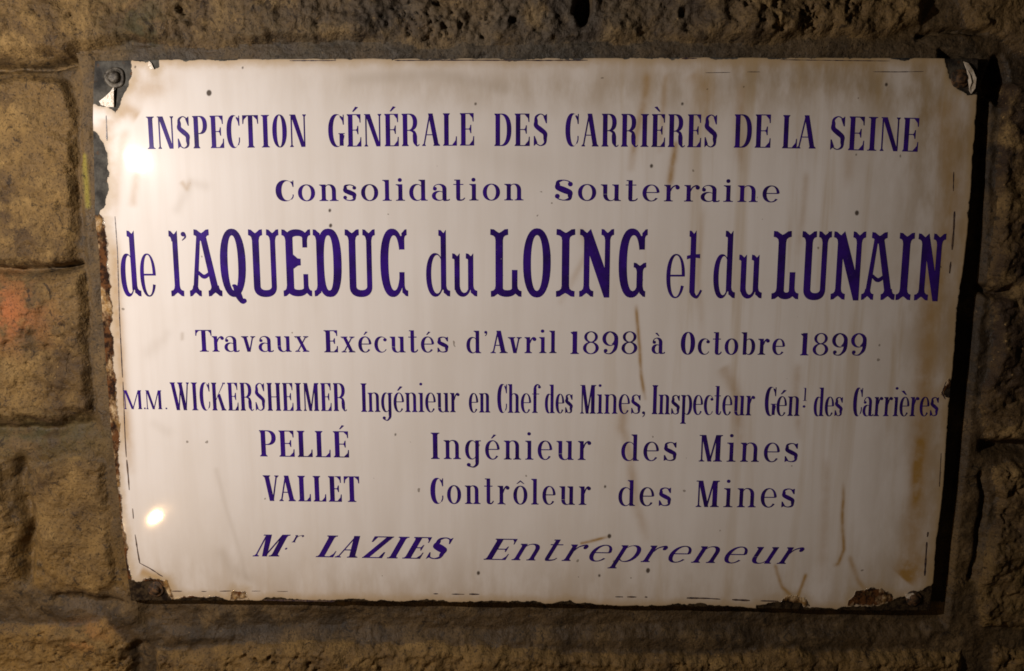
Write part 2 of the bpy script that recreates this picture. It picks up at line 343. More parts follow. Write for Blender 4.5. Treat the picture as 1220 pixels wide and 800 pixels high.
def word(text, x0, b0, x1, b1, capt, style):
    """triangles (plate x, z) for one word whose ink runs from photo x0 to x1 on baseline b0..b1, cap height capt px"""
    st = STY[style]; ax, az = on(x0, b0); bx, bz = on(x1, b1)
    xm, bm = (x0+x1)/2, (b0+b1)/2; cap = on(xm, bm-capt)[1] - on(xm, bm)[1]
    sl = st.get('slant', 0); T = (bx-ax)/cap - (sl*.82 if sl else 0)
    ws = [WID[BASECH.get(c, c)]*(st.get('capw', 1) if c.isupper() else 1) for c in text]
    gaps = []
    for a, b in zip(text, text[1:]):
        g = st['sb']
        if (a, b) in (('L', 'A'), ('A', 'V'), ('V', 'A'), ('T', 'r'), ('A', 'v'), ('r', 'a'), ('F', 'a')): g -= .09
        gaps.append(g)
    k = T/(sum(ws)+sum(gaps)); out = []; x = 0
    for i, c in enumerate(text):
        w = ws[i]*k; pen = glyph(c, w, st); out.append((pen.t, x)); x += w + (gaps[i]*k if i < len(gaps) else 0)
    slope = (bz-az)/(bx-ax); res = []
    for tris, ox in out:
        vs, fs = [], []
        for t in tris:
            n = len(vs); vs += [Vector(v) for v in t]; fs.append((n, n+1, n+2))
        V, E, Fc, _, _, of = delaunay_2d_cdt(vs, [], fs, 0, 1e-5)
        pts = [(ax + (v[0]+ox+sl*v[1])*cap, az + (v[0]+ox+sl*v[1])*cap*slope + v[1]*cap) for v in V]
        A = np.array(tris); q = np.array([[sum(V[i][0] for i in f)/3, sum(V[i][1] for i in f)/3] for f in Fc if len(f) == 3])
        cr = lambda a, b: (b[:, 0]-a[:, 0])*(q[:, 1:2]-a[:, 1]) - (b[:, 1]-a[:, 1])*(q[:, 0:1]-a[:, 0])   # centroid inside any stroke piece?
        ins = ((cr(A[:, 0], A[:, 1]) >= -1e-9) & (cr(A[:, 1], A[:, 2]) >= -1e-9) & (cr(A[:, 2], A[:, 0]) >= -1e-9)).any(1)
        res.append((pts, [f for f, o in zip([f for f in Fc if len(f) == 3], ins) if o]))
    return res
LINES = [
 ('first line in narrow capitals across the top of the plaque', [
  ('INSPECTION',176.2,177.9,365.2,175.3,38.7,'caps'),('GÉNÉRALE',391.5,175.3,564.7,173.7,38.7,'caps'),('DES',589,174.3,652.4,174.3,38.7,'caps'),
  ('CARRIÈRES',673.4,174.6,853.9,176,39.2,'caps'),('DE',874.1,176.2,917.3,176.4,39.7,'caps'),('LA',931.5,177,971.3,177.4,39.7,'caps'),('SEINE',987.9,178.7,1092.8,181.2,40.3,'caps')]),
 ('second line in widely spaced small letters', [('Consolidation',328.8,240.0,623.4,239.0,25,'wide'),('Souterraine',660,239.2,928,241.3,25,'wide')]),
 ('large main line with forked ornamental capitals', [
  ('d',145.8,353.4,168.2,353.4,78.5,'tus'),('e',168.8,353.4,187.2,353.4,78.5,'tus'),('l',203.8,353.4,218.8,353.4,78.5,'tus'),("'",219,353.4,225.6,353.4,78.5,'tus'),
  ('A',226.8,353.4,265,353.4,80,'tus'),('Q',264.3,353.4,294.5,353.4,80,'tus'),('U',299,353.4,334.5,353.4,80,'tus'),('E',338.3,353.4,371.8,353.4,80,'tus'),('D',375.2,353.4,408,353.4,80,'tus'),('U',412.8,353.4,448,353.4,80,'tus'),('C',454,353.4,485.4,353.4,80,'tus'),
  ('d',508,353.5,535.7,353.5,79.5,'tus'),('u',538,353.5,567.9,353.5,79.5,'tus'),
  ('L',584.6,354,621,354,81,'tus'),('O',623,354,655.6,354,81,'tus'),('I',662.4,354,684,354,81,'tus'),('N',690,354,730,354,81,'tus'),('G',736.2,354.2,769.4,354.2,81,'tus'),
  ('e',793,355.2,814.8,355.2,80.5,'tus'),('t',816.7,355.4,834.8,355.4,80.5,'tus'),('d',848.8,355.4,874.5,355.6,80.5,'tus'),('u',877.5,355.6,906.4,355.8,80.5,'tus'),
  ('L',918.5,356.8,950.4,356.9,81.5,'tus'),('U',952,357,986.4,357.2,81.5,'tus'),('N',989.2,357.3,1026.7,357.5,81.5,'tus'),('A',1025.5,357.6,1065,357.8,81,'tus'),('I',1066.6,357.9,1083.8,358,80.5,'tus'),('N',1088.6,358.2,1121,358.5,80,'tus')]),
 ('line with the dates in rounded letters', [
  ('Travaux',233.9,419.2,368.6,419.4,26,'text'),('Exécutés',386.4,420,534.5,420.2,26.4,'text'),("d'Avril",555.7,421,662.8,421,26.8,'text'),('1898',677.4,422,758.8,422,27,'text'),
  ('à',776,421.6,791,421.6,26.5,'text'),('Octobre',810.5,422.6,934.4,423,26.8,'text'),('1899',950.8,423.6,1031,423.8,26.6,'text')]),
 ('long line in narrow letters starting beside the left edge', [
  ('M',148.5,487.6,169.5,487.7,22.5,'caps'),('.',171.4,487.7,174,487.7,22.5,'caps'),('M',174.6,487.7,193.4,487.8,22.5,'caps'),('.',196.8,487.8,199.8,487.8,22.5,'caps'),
  ('WICKERSHEIMER',204.2,488.8,412.8,490,33.2,'capt'),('Ingénieur',430.4,490.9,547.5,491.3,34,'tight'),('en',558.6,491.6,583.9,491.7,34,'tight'),('Chef',592.4,492,644,492.2,34.2,'tight'),
  ('des',649,492.4,682,492.6,34,'tight'),('Mines',691,493,763,493.3,34.2,'tight'),(',',764.5,493.3,768.4,493.3,34.2,'tight'),('Inspecteur',776.3,493.6,898.4,495.2,34.6,'tight'),
  ('Gén',910.2,495.6,952,495.8,34.4,'tight'),('l',956.4,477.8,960.8,477.8,15.5,'tight'),('.',956.3,486,958.8,486,34,'tight'),('des',968.6,496,1003,496,34,'tight'),('Carrières',1015.2,496,1117,496,33.8,'tight')]),
 ('line of the first engineer', [('PELLÉ',310,543.9,415.8,545.3,31.2,'bold'),('Ingénieur',513.6,547,703.8,548.3,31.4,'book'),('des',739.8,549.2,806,549.4,31.5,'book'),('Mines',832.3,550,950.2,550.8,31.7,'book')]),
 ('line of the inspector under the first engineer', [('VALLET',314.5,596.9,428.5,598.3,30.5,'bold'),('Contrôleur',513,600.2,703.4,601.8,30.6,'book'),('des',736.4,602.9,799.4,603.1,30.8,'book'),('Mines',828.6,604.2,946.4,604.8,31.5,'book')]),
 ('slanted bottom line', [('M',300.8,663,344.8,663.2,26,'ital'),('r',347.4,646.3,363.5,646.3,11,'ital'),('.',345,655,348,655,26,'ital'),('LAZIES',376,663.8,539.5,666.6,26,'ital'),('Entrepreneur',575.8,667,959,672.3,25.4,'ital')]),
]
# ------------------------------------------------------------------ numeric helpers
def vnoise(x, y, seed):
    t = np.random.default_rng(seed).random((256, 256)); xi = np.floor(x).astype(int); yi = np.floor(y).astype(int)
    fx = x-xi; fy = y-yi; fx = fx*fx*fx*(fx*(fx*6-15)+10); fy = fy*fy*fy*(fy*(fy*6-15)+10); X0, X1, Y0, Y1 = xi & 255, (xi+1) & 255, yi & 255, (yi+1) & 255
    return (t[X0, Y0]*(1-fx)+t[X1, Y0]*fx)*(1-fy) + (t[X0, Y1]*(1-fx)+t[X1, Y1]*fx)*fy
def fbm(x, y, seed, oc=4, gain=.5):
    s = 0; a = 1; n = 0
    for i in range(oc):
        c, d = math.cos(i*1.1), math.sin(i*1.1)
        s = s + a*vnoise((x*c-y*d)*2**i+17*i, (x*d+y*c)*2**i+31*i, seed+i); n += a; a *= gain
    return s/n - .5
def sst(a, b, v): t = np.clip((v-a)/(b-a), 0, 1); return t*t*(3-2*t)
def sdf(poly, x, y):                  # > 0 inside
    d = np.full(x.shape, 1e9); ins = np.zeros(x.shape, bool); n = len(poly)
    for i in range(n):
        (x0, y0), (x1, y1) = poly[i], poly[(i+1) % n]; ex, ey = x1-x0, y1-y0
        t = np.clip(((x-x0)*ex+(y-y0)*ey)/(ex*ex+ey*ey+1e-12), 0, 1)
        d = np.minimum(d, (x-x0-t*ex)**2+(y-y0-t*ey)**2)
        c = ((y0 > y) != (y1 > y)) & (x < (x1-x0)*(y-y0)/(y1-y0+1e-12)+x0); ins ^= c
    d = np.sqrt(d); return np.where(ins, d, -d)
def pline(pts, x, y):                 # distance to a polyline and position 0..1 along it
    d = np.full(x.shape, 1e9); s = np.zeros(x.shape); n = len(pts)-1
    for i in range(n):
        (x0, y0), (x1, y1) = pts[i], pts[i+1]; ex, ey = x1-x0, y1-y0
        t = np.clip(((x-x0)*ex+(y-y0)*ey)/(ex*ex+ey*ey+1e-12), 0, 1); q = np.hypot(x-x0-t*ex, y-y0-t*ey)
        m = q < d; d = np.where(m, q, d); s = np.where(m, (i+t)/n, s)
    return d, s
def proj(x, y, z):                    # world point -> photo pixel
    v = np.stack([x-CAM[0], y-CAM[1], z-CAM[2]], -1); d = v @ fwd
    return 610+FPX*(v @ right)/d, 400-FPX*(v @ up)/d

def mesh_from(name, co, faces, mat, parent=None, attrs=None, smooth=True):
    me = bpy.data.meshes.new(name); co = np.asarray(co, np.float32); faces = np.asarray(faces, np.int32); k = faces.shape[1]
    me.vertices.add(len(co)); me.vertices.foreach_set('co', co.ravel())
    me.loops.add(faces.size); me.loops.foreach_set('vertex_index', faces.ravel())
    me.polygons.add(len(faces)); me.polygons.foreach_set('loop_start', np.arange(0, faces.size, k, dtype=np.int32))
    me.update(calc_edges=True); me.validate()
    for n, v in (attrs or {}).items():
        a = me.attributes.new(n, 'FLOAT', 'POINT'); a.data.foreach_set('value', np.asarray(v, np.float32).ravel())
    me.polygons.foreach_set('use_smooth', np.full(len(me.polygons), smooth))
    me.materials.append(mat); o = bpy.data.objects.new(name, me); col.objects.link(o)
    if parent: o.parent = parent
    return o
def bm_obj(name, bm, mat, parent=None, smooth=False):
    me = bpy.data.meshes.new(name); bm.normal_update(); bm.to_mesh(me); bm.free(); me.materials.append(mat)
    for p in me.polygons: p.use_smooth = smooth
    o = bpy.data.objects.new(name, me); col.objects.link(o); o.parent = parent; return o
def grid_faces(nx, nz):
    i = np.arange((nx-1)*(nz-1)); a = (i // (nx-1))*nx + i % (nx-1)
    return np.stack([a, a+1, a+nx+1, a+nx], 1)

# ------------------------------------------------------------------ materials
class NT:
    def __init__(s, name):
        s.m = bpy.data.materials.new(name); s.m.use_nodes = True; s.n = s.m.node_tree.nodes; s.l = s.m.node_tree.links
        s.b = s.n['Principled BSDF']; s.tc = s.n.new('ShaderNodeTexCoord')
    def put(s, sock, v):
        if hasattr(v, 'is_output') or hasattr(v, 'links'): s.l.new(v, sock)
        else: sock.default_value = v
    def noise(s, scale, detail=4, rough=.55, vec=None, dist=0):
        n = s.n.new('ShaderNodeTexNoise'); s.l.new(vec or s.tc.outputs['Object'], n.inputs['Vector'])
        n.inputs['Scale'].default_value = scale; n.inputs['Detail'].default_value = detail; n.inputs['Roughness'].default_value = rough; n.inputs['Distortion'].default_value = dist
        return n.outputs['Fac']
    def vec(s, sx, sy, sz):
        n = s.n.new('ShaderNodeMapping'); s.l.new(s.tc.outputs['Object'], n.inputs['Vector']); n.inputs['Scale'].default_value = (sx, sy, sz); return n.outputs[0]
    def attr(s, name):
        n = s.n.new('ShaderNodeAttribute'); n.attribute_name = name; return n.outputs['Fac']
    def math(s, op, a, b=0.0, clamp=False):
        n = s.n.new('ShaderNodeMath'); n.operation = op; n.use_clamp = clamp; s.put(n.inputs[0], a); s.put(n.inputs[1], b); return n.outputs[0]
    def ramp(s, v, a, b, c=0.0, d=1.0):
        n = s.n.new('ShaderNodeMapRange'); n.interpolation_type = 'SMOOTHSTEP'; s.put(n.inputs[0], v)
        for i, q in enumerate((a, b, c, d)): n.inputs[1+i].default_value = q
        return n.outputs[0]
    def mix(s, f, a, b, mode='MIX'):
        n = s.n.new('ShaderNodeMix'); n.data_type = 'RGBA'; n.blend_type = mode; s.put(n.inputs[0], f)
        for k, v in ((6, a), (7, b)):
            s.put(n.inputs[k], v if not isinstance(v, tuple) else (v+(1,))[:4])
        return n.outputs[2]
    def bump(s, h, strength, dist=.001, normal=None):
        n = s.n.new('ShaderNodeBump'); n.inputs['Strength'].default_value = strength; n.inputs['Distance'].default_value = dist
        s.put(n.inputs['Height'], h)
        if normal: s.l.new(normal, n.inputs['Normal'])
        return n.outputs[0]
    def done(s, colr=None, rough=None, normal=None, metal=None, spec=None):
        for k, v in (('Base Color', colr), ('Roughness', rough), ('Normal', normal), ('Metallic', metal), ('Specular IOR Level', spec)):
            if v is None: continue
            s.put(s.b.inputs[k], (v+(1,))[:4] if isinstance(v, tuple) else v)
        return s.m

def stone_mat(name, dark, mid, light, rough, fine, orange=True):
    t = NT(name); big = t.noise(9, 4, .6, dist=.6); md = t.noise(38, 6, .65); sm = t.noise(210, 4, .6)
    c = t.mix(t.ramp(big, .38, .60), dark, mid); c = t.mix(t.ramp(md, .47, .72), c, light)
    c = t.mix(t.ramp(sm, .56, .74, 0, .45), c, tuple(v*.45 for v in dark))
    c = t.mix(t.ramp(t.noise(90, 5, .7), .60, .70, 0, .75), c, tuple(v*.30 for v in dark))
    c = t.mix(t.ramp(t.noise(320, 2, .5), .68, .76, 0, .5), c, tuple(min(1, v*1.7) for v in light))
    n2 = t.noise(60, 5, .6)
    c = t.mix(t.math('MULTIPLY', t.attr('ochre'), t.ramp(n2, .35, .62, .35, 1)), c, (.195, .114, .030))
    c = t.mix(t.math('MULTIPLY', t.attr('orange'), t.ramp(n2, .40, .60)), c, (.30, .10, .03))
    c = t.mix(t.math('MULTIPLY', t.attr('moss'), t.ramp(n2, .36, .60)), c, (.050, .040, .012))
    c = t.mix(t.math('MULTIPLY', t.attr('yellow'), t.ramp(n2, .30, .45, .5, 1)), c, (.45, .40, .03))
    c = t.mix(t.math('MULTIPLY', t.attr('grey'), t.ramp(n2, .25, .6, .5, 1)), c, (.10, .092, .076))
    gr = t.noise(520, 3, .7)
    c = t.mix(t.ramp(gr, .36, .48, .6, 0), c, tuple(v*.4 for v in dark)); c = t.mix(t.ramp(t.noise(64, 6, .75, dist=1.5), .36, .43, .8, 0), c, tuple(v*.45 for v in dark))
    h = t.math('ADD', t.math('ADD', t.math('MULTIPLY', md, .85), t.math('MULTIPLY', sm, .4)), t.math('MULTIPLY', gr, .16))
    nrm = t.bump(h, .75, fine)
    return t.done(c, t.ramp(md, .3, .7, rough-.14, rough+.08), nrm, spec=.4)
M_stone = stone_mat('rough_stone', (.032, .016, .006), (.134, .081, .028), (.270, .174, .066), .8, .0062)
M_mortar = stone_mat('mortar_bed', (.022, .013, .005), (.066, .040, .016), (.135, .086, .036), .72, .0042)

def enamel_mat():
    t = NT('white_enamel'); streak = t.noise(1, 5, .55, t.vec(75, 75, 5)); cloud = t.noise(9, 4, .6); fine = t.noise(420, 2, .5)
    white = t.mix(t.ramp(streak, .35, .7), (.815, .778, .762), (.77, .726, .70)); white = t.mix(t.ramp(cloud, .42, .72, 0, .5), white, (.74, .69, .645))
    white = t.mix(t.math('MULTIPLY', t.attr('grime'), t.ramp(t.noise(26, 5, .6, t.vec(1.6, 1, .6)), .30, .65, .25, 1)), white, (.40, .30, .185))
    dr = t.ramp(t.noise(1, 4, .6, t.vec(48, 48, 2.6), .3), .50, .68)
    white = t.mix(t.math('MULTIPLY', t.math('MULTIPLY', dr, t.attr('drip')), .42), white, (.47, .33, .15))
    st = t.math('MULTIPLY', t.attr('stain'), t.ramp(t.noise(70, 4, .6), .25, .6, .55, 1), True)
    white = t.mix(st, white, (.40, .235, .07))
    white = t.mix(t.math('MULTIPLY', t.attr('smudge'), .8, True), white, (.36, .29, .21))
    n = t.noise(170, 4, .65); nn = t.math('MULTIPLY', t.math('SUBTRACT', n, .5), 9.0)
    rs = t.ramp(t.math('ADD', t.attr('rust'), nn), -.9, .9)
    n3 = t.noise(120, 5, .7)
    n4 = t.noise(42, 4, .65, t.vec(1.3, 1, .75)); rustc = t.mix(t.ramp(n3, .43, .58), (.022, .011, .007), (.120, .050, .018)); rustc = t.mix(t.ramp(n4, .48, .62), rustc, t.mix(t.ramp(n3, .42, .6), (.30, .17, .06), (.60, .46, .28)))
    ch = t.ramp(t.math('ADD', t.attr('chip'), t.math('MULTIPLY', nn, .8)), -.35, .35)
    metal = t.mix(t.ramp(t.noise(60, 5, .6), .35, .65), (.030, .029, .028), (.105, .100, .088)); metal = t.mix(t.ramp(t.noise(150, 4, .6), .6, .72, 0, .7), metal, (.12, .055, .02))
    metal = t.mix(t.attr('corrode'), metal, t.mix(t.ramp(n3, .4, .6), (.012, .008, .006), (.055, .037, .020)))
    halo = t.ramp(t.math('ADD', t.math('MAXIMUM', t.attr('chip'), t.attr('rust')), nn), -13, 0, 0, .55)
    c = t.mix(halo, white, (.46, .33, .17)); c = t.mix(rs, c, rustc); c = t.mix(ch, c, metal)
    dots = t.ramp(t.noise(130, 1, .4), .80, .815); c = t.mix(t.math('MULTIPLY', dots, .6), c, (.10, .07, .045)); c = t.mix(t.ramp(t.attr('dot'), -.8, .9, 0, .92), c, (.05, .032, .022))
    bad = t.math('MAXIMUM', rs, ch)
    r = t.math('ADD', t.math('MULTIPLY', bad, .42), t.math('ADD', t.ramp(cloud, .3, .7, .045, .075), t.math('MULTIPLY', t.attr('grime'), .16)))
    h = t.math('ADD', t.math('MULTIPLY', t.noise(16, 2, .5), 1.0), t.math('MULTIPLY', fine, .012))
    nrm = t.bump(h, .14, .0022); nrm = t.bump(t.math('MULTIPLY', bad, t.noise(200, 5, .7)), .8, .0016, nrm); nrm = t.bump(t.math('SUBTRACT', 1.0, ch), .7, .0009, nrm)
    t.put(t.b.inputs['Coat Weight'], t.math('SUBTRACT', 1.0, bad, True)); t.put(t.b.inputs['Coat Roughness'], t.math('MULTIPLY', r, .6)); t.b.inputs['Coat IOR'].default_value = 1.5; t.l.new(nrm, t.b.inputs['Coat Normal'])
    return t.done(c, t.math('MAXIMUM', t.math('MULTIPLY', bad, .6), .30), nrm, spec=.045)
M_enamel = enamel_mat()
def ink_mat():
    t = NT('blue_enamel'); n = t.noise(55, 4, .6)
    c = t.mix(t.ramp(n, .35, .68), (.039, .010, .220), (.023, .008, .112))
    c = t.mix(t.ramp(t.noise(240, 3, .6), .66, .75, 0, .25), c, (.16, .11, .18))
    c = t.mix(t.ramp(t.noise(62, 5, .6), .735, .755, 0, .85), c, (.55, .47, .42))
    t.b.inputs['Coat Weight'].default_value = 1; t.b.inputs['Coat Roughness'].default_value = .035; t.b.inputs['Coat IOR'].default_value = 1.5
    return t.done(c, .34, t.bump(t.noise(16, 2, .5), .14, .0022), spec=.04)
M_ink = ink_mat()
def simple(name, a, b, rough, metal=0.0, scale=300):
    t = NT(name); n = t.noise(scale, 5, .65); return t.done(t.mix(t.ramp(n, .4, .6), a, b), rough, t.bump(n, .7, .0008), metal)
M_line = simple('dark_line_enamel', (.03, .02, .035), (.12, .08, .06), .35)
M_bolt = simple('dull_zinc', (.032, .026, .020), (.105, .092, .072), .55, .3)
M_rustbolt = simple('rusted_iron', (.022, .012, .006), (.11, .055, .02), .75, .1)
M_flake = simple('loose_white_enamel', (.48, .40, .30), (.66, .58, .48), .25)

def tag(o, **k):
    for a, v in k.items(): o[a] = v
    return o
def empty(name, loc=(0, 0, 0)):
    o = bpy.data.objects.new(name, None); o.empty_display_size = .05; col.objects.link(o); o.location = loc; return o

# ------------------------------------------------------------------ the wall: one relief of rough blocks and mortar
YW = .0105
def build_wall():
    st = .0014; xs = np.arange(-.72, .7201, st); zs = np.arange(-.50, .5001, st); nx, nz = len(xs), len(zs)
    X, Z = np.meshgrid(xs, zs); X = X.ravel(); Z = Z.ravel(); Q = proj(X, np.full(X.shape, YW*.4), Z)
    wx = fbm(X*22, Z*22, 11)*26 + fbm(X*90, Z*90, 12, 5, .7)*10; wz = fbm(X*22, Z*22, 21)*26 + fbm(X*90, Z*90, 22, 5, .7)*10
    PX, PZ = Q[0]+wx*.75, Q[1]+wz*.75                      # ragged block outlines
    px, pz = Q
    rough = fbm(X*45, Z*45, 41, 6, .68)*.0125 + fbm(X*12, Z*12, 51, 3)*.012 + np.abs(fbm(X*28, Z*34, 43, 5, .6))*.009
    pit = -sst(.08, .24, fbm(X*170, Z*170, 61, 4, .62))*.0042*sst(-.12, .16, fbm(X*14, Z*14, 62, 3))
    blocks = [  # outline in photo pixels, relief in metres, roughness, edge softness
     ([(-400,-400),(1075,-400),(1110,-40),(1096,30),(1040,46),(900,52),(700,52),(640,58),(400,54),(230,56),(150,48),(104,58),(90,66),(-400,72)], .0125, 1.25, 13),
     ([(1120,-400),(1700,-400),(1700,62),(1215,66),(1190,40),(1150,30),(1128,-30)], .010, .9, 11),
     ([(-400,92),(60,90),(84,96),(94,130),(97,220),(95,300),(80,312),(-400,314)], .0105, .75, 10),
     ([(-400,330),(40,328),(98,322),(108,400),(114,492),(60,500),(-400,503)], .0105, .8, 10),
     ([(46,556),(80,546),(122,550),(132,620),(138,690),(110,714),(70,704),(50,680),(40,640)], .0095, .55, 9),
     ([(-400,552),(4,552),(12,600),(14,690),(-10,706),(-400,706)], .009, .8, 9),
     ([(-400,742),(50,748),(120,738),(150,762),(158,900),(150,1200),(-400,1200)], .011, .9, 11),
     ([(184,776),(300,764),(470,770),(640,774),(820,778),(1000,778),(1140,782),(1160,900),(1150,1200),(180,1200)], .0125, 1.1, 9),
     ([(1190,100),(1240,84),(1700,84),(1700,520),(1230,526),(1176,524),(1168,480),(1186,420),(1182,330),(1190,240)], .0125, 1.1, 10),
     ([(1180,556),(1240,546),(1700,546),(1700,742),(1250,752),(1166,748),(1160,720),(1172,660),(1184,610)], .0125, 1.1, 9),
     ([(1180,772),(1700,770),(1700,1200),(1178,1200)], .011, 1.0, 9)]
    H = .0044 + fbm(X*70, Z*70, 31, 5, .65)*.005; sm = np.full(X.shape, -99.)
    for poly, hh, rg, soft in blocks:
        d = sdf(poly, PX, PZ); m = sst(-4, soft, d)
        H = H*(1-m) + m*(hh + (rough+pit)*rg); sm = np.maximum(sm, d)
    mort = 1-sst(-3, 3, sm)
    # smoothed mortar along the plaque's left and upper sides, nearly flush with it
    fl = wx*.45 + sdf([(94,66),(116,66),(124,250),(142,480),(168,700),(150,712),(134,640),(116,480),(101,300),(97,120)], px, pz)
    H = np.maximum(H, sst(-9, 5, fl)*(.0072 + fbm(X*90, Z*22, 71, 5, .6)*.005))
    ft = wz*1.2 + sdf([(116,56),(1150,46),(1170,66),(1120,74),(118,76),(108,72)], px, pz)
    H = np.maximum(H, sst(-22, 14, ft)*(.0066 + fbm(X*30, Z*80, 72, 5, .6)*.006))
    fb = wz*.6 + sdf([(165,700),(500,706),(1100,712),(1118,730),(1100,752),(700,760),(190,756),(168,746)], px, pz)
    H = H*(1-sst(-8, 8, fb)) + sst(-8, 8, fb)*(-.0035*sst(160, 420, px) + fbm(X*35, Z*70, 73, 5, .6)*.006)
    fr = sdf([(140,706),(156,712),(176,762),(150,770),(128,744)], px, pz); H += sst(-8, 8, fr)*.003; H = H
    gv = sdf([(1120,60),(1176,76),(1180,110),(1172,330),(1150,540),(1128,748),(1090,748),(1080,700)], px, pz); H -= sst(-5, 5, gv)*(H+.0035)
    # joints, holes and cracks
    for pts, w, dep in (([(-60,76),(30,79),(70,76),(92,71)], 4, .010), ([(-60,322),(30,320),(92,314)], 4, .009), ([(-80,512),(40,514),(104,506)], 7, .007), ([(20,552),(30,620),(26,690)], 8, .009),
                        ([(60,716),(110,724),(142,720)], 6, .006), ([(1168,566),(1172,600),(1166,650),(1158,690)], 3.2, .007), ([(1176,533),(1320,536)], 7, .010), ([(1096,44),(1130,36),(1172,38)], 3, .006),
                        ([(1176,345),(1190,352),(1205,346)], 5, .009), ([(160,768),(166,900)], 5, .004)):
        d, s = pline(pts, px+wx*.5, pz+wz*.5); H -= 1.35*dep*np.exp(-(d/w)**2)*(.45+.9*(fbm(X*40, Z*40, 81)+.5))
    for cx, cy, rx, ry, dep in ((694,6,11,26,.028), (1192,96,11,30,.024), (610,24,5,5,.008), (812,16,6,7,.006), (216,12,5,6,.007), (90,18,4,4,.004)):
        d = np.hypot((px+wx*.35-cx)/rx, (pz+wz*.35-cy)/ry); H -= dep*(1-sst(.55, 1.15, d))
    # keep clear of the plaque's back
    inside = sdf([(118,80),(1158,80),(1102,712),(166,700)], px, pz); H = np.where(inside > 0, np.minimum(H, .0045), H)
    co = np.stack([X, YW-H, Z], 1)
    g = lambda cx, cy, rx, ry: np.exp(-(((px-cx)/rx)**2+((pz-cy)/ry)**2))
    att = dict(orange=np.clip(g(8,365,36,34)*.8+g(100,757,30,14)*.4+g(24,385,50,30)*.3, 0, 1), moss=np.clip(g(40,520,90,24)+g(165,10,45,40)*.7+g(180,40,24,20)*.8+g(330,50,60,30)*.3+g(1205,690,60,60)*.25, 0, 1),
               ochre=np.clip(sst(560, 800, pz)*.65+(1-sst(60, 220, px))*.45+g(80,745,140,40)*.4+g(1000,40,140,40)*.4, 0, 1), yellow=.55*np.clip(1.2-pline([(101,186),(104,215),(106,246)], px, pz)[0]/3.4, 0, 1)*.8,
               grey=np.clip(sst(-6, 6, fl)*(1-sst(480, 640, pz))*.08+g(600,20,340,60)*.45+sst(-4,6,ft)*.15, 0, 1))
    att['ochre'] *= 1-.9*mort*sst(690, 715, pz)
    faces = grid_faces(nx, nz); mf = mort[faces].mean(1) > .5
    root = empty('stone_wall', (0, YW, -.5))
    tag(root, label='rough brown wall of stone blocks in dark mortar behind the enamel plaque', category='wall')
    for nm, sel, mat in (('stonework', ~mf, M_stone), ('mortar', mf, M_mortar)):
        f = faces[sel]; u, inv = np.unique(f, return_inverse=True)
        o = mesh_from(nm, co[u]-np.array([0, YW, -.5]), inv.reshape(f.shape), mat, root, {k: v[u] for k, v in att.items()})
    return root
wall = build_wall()

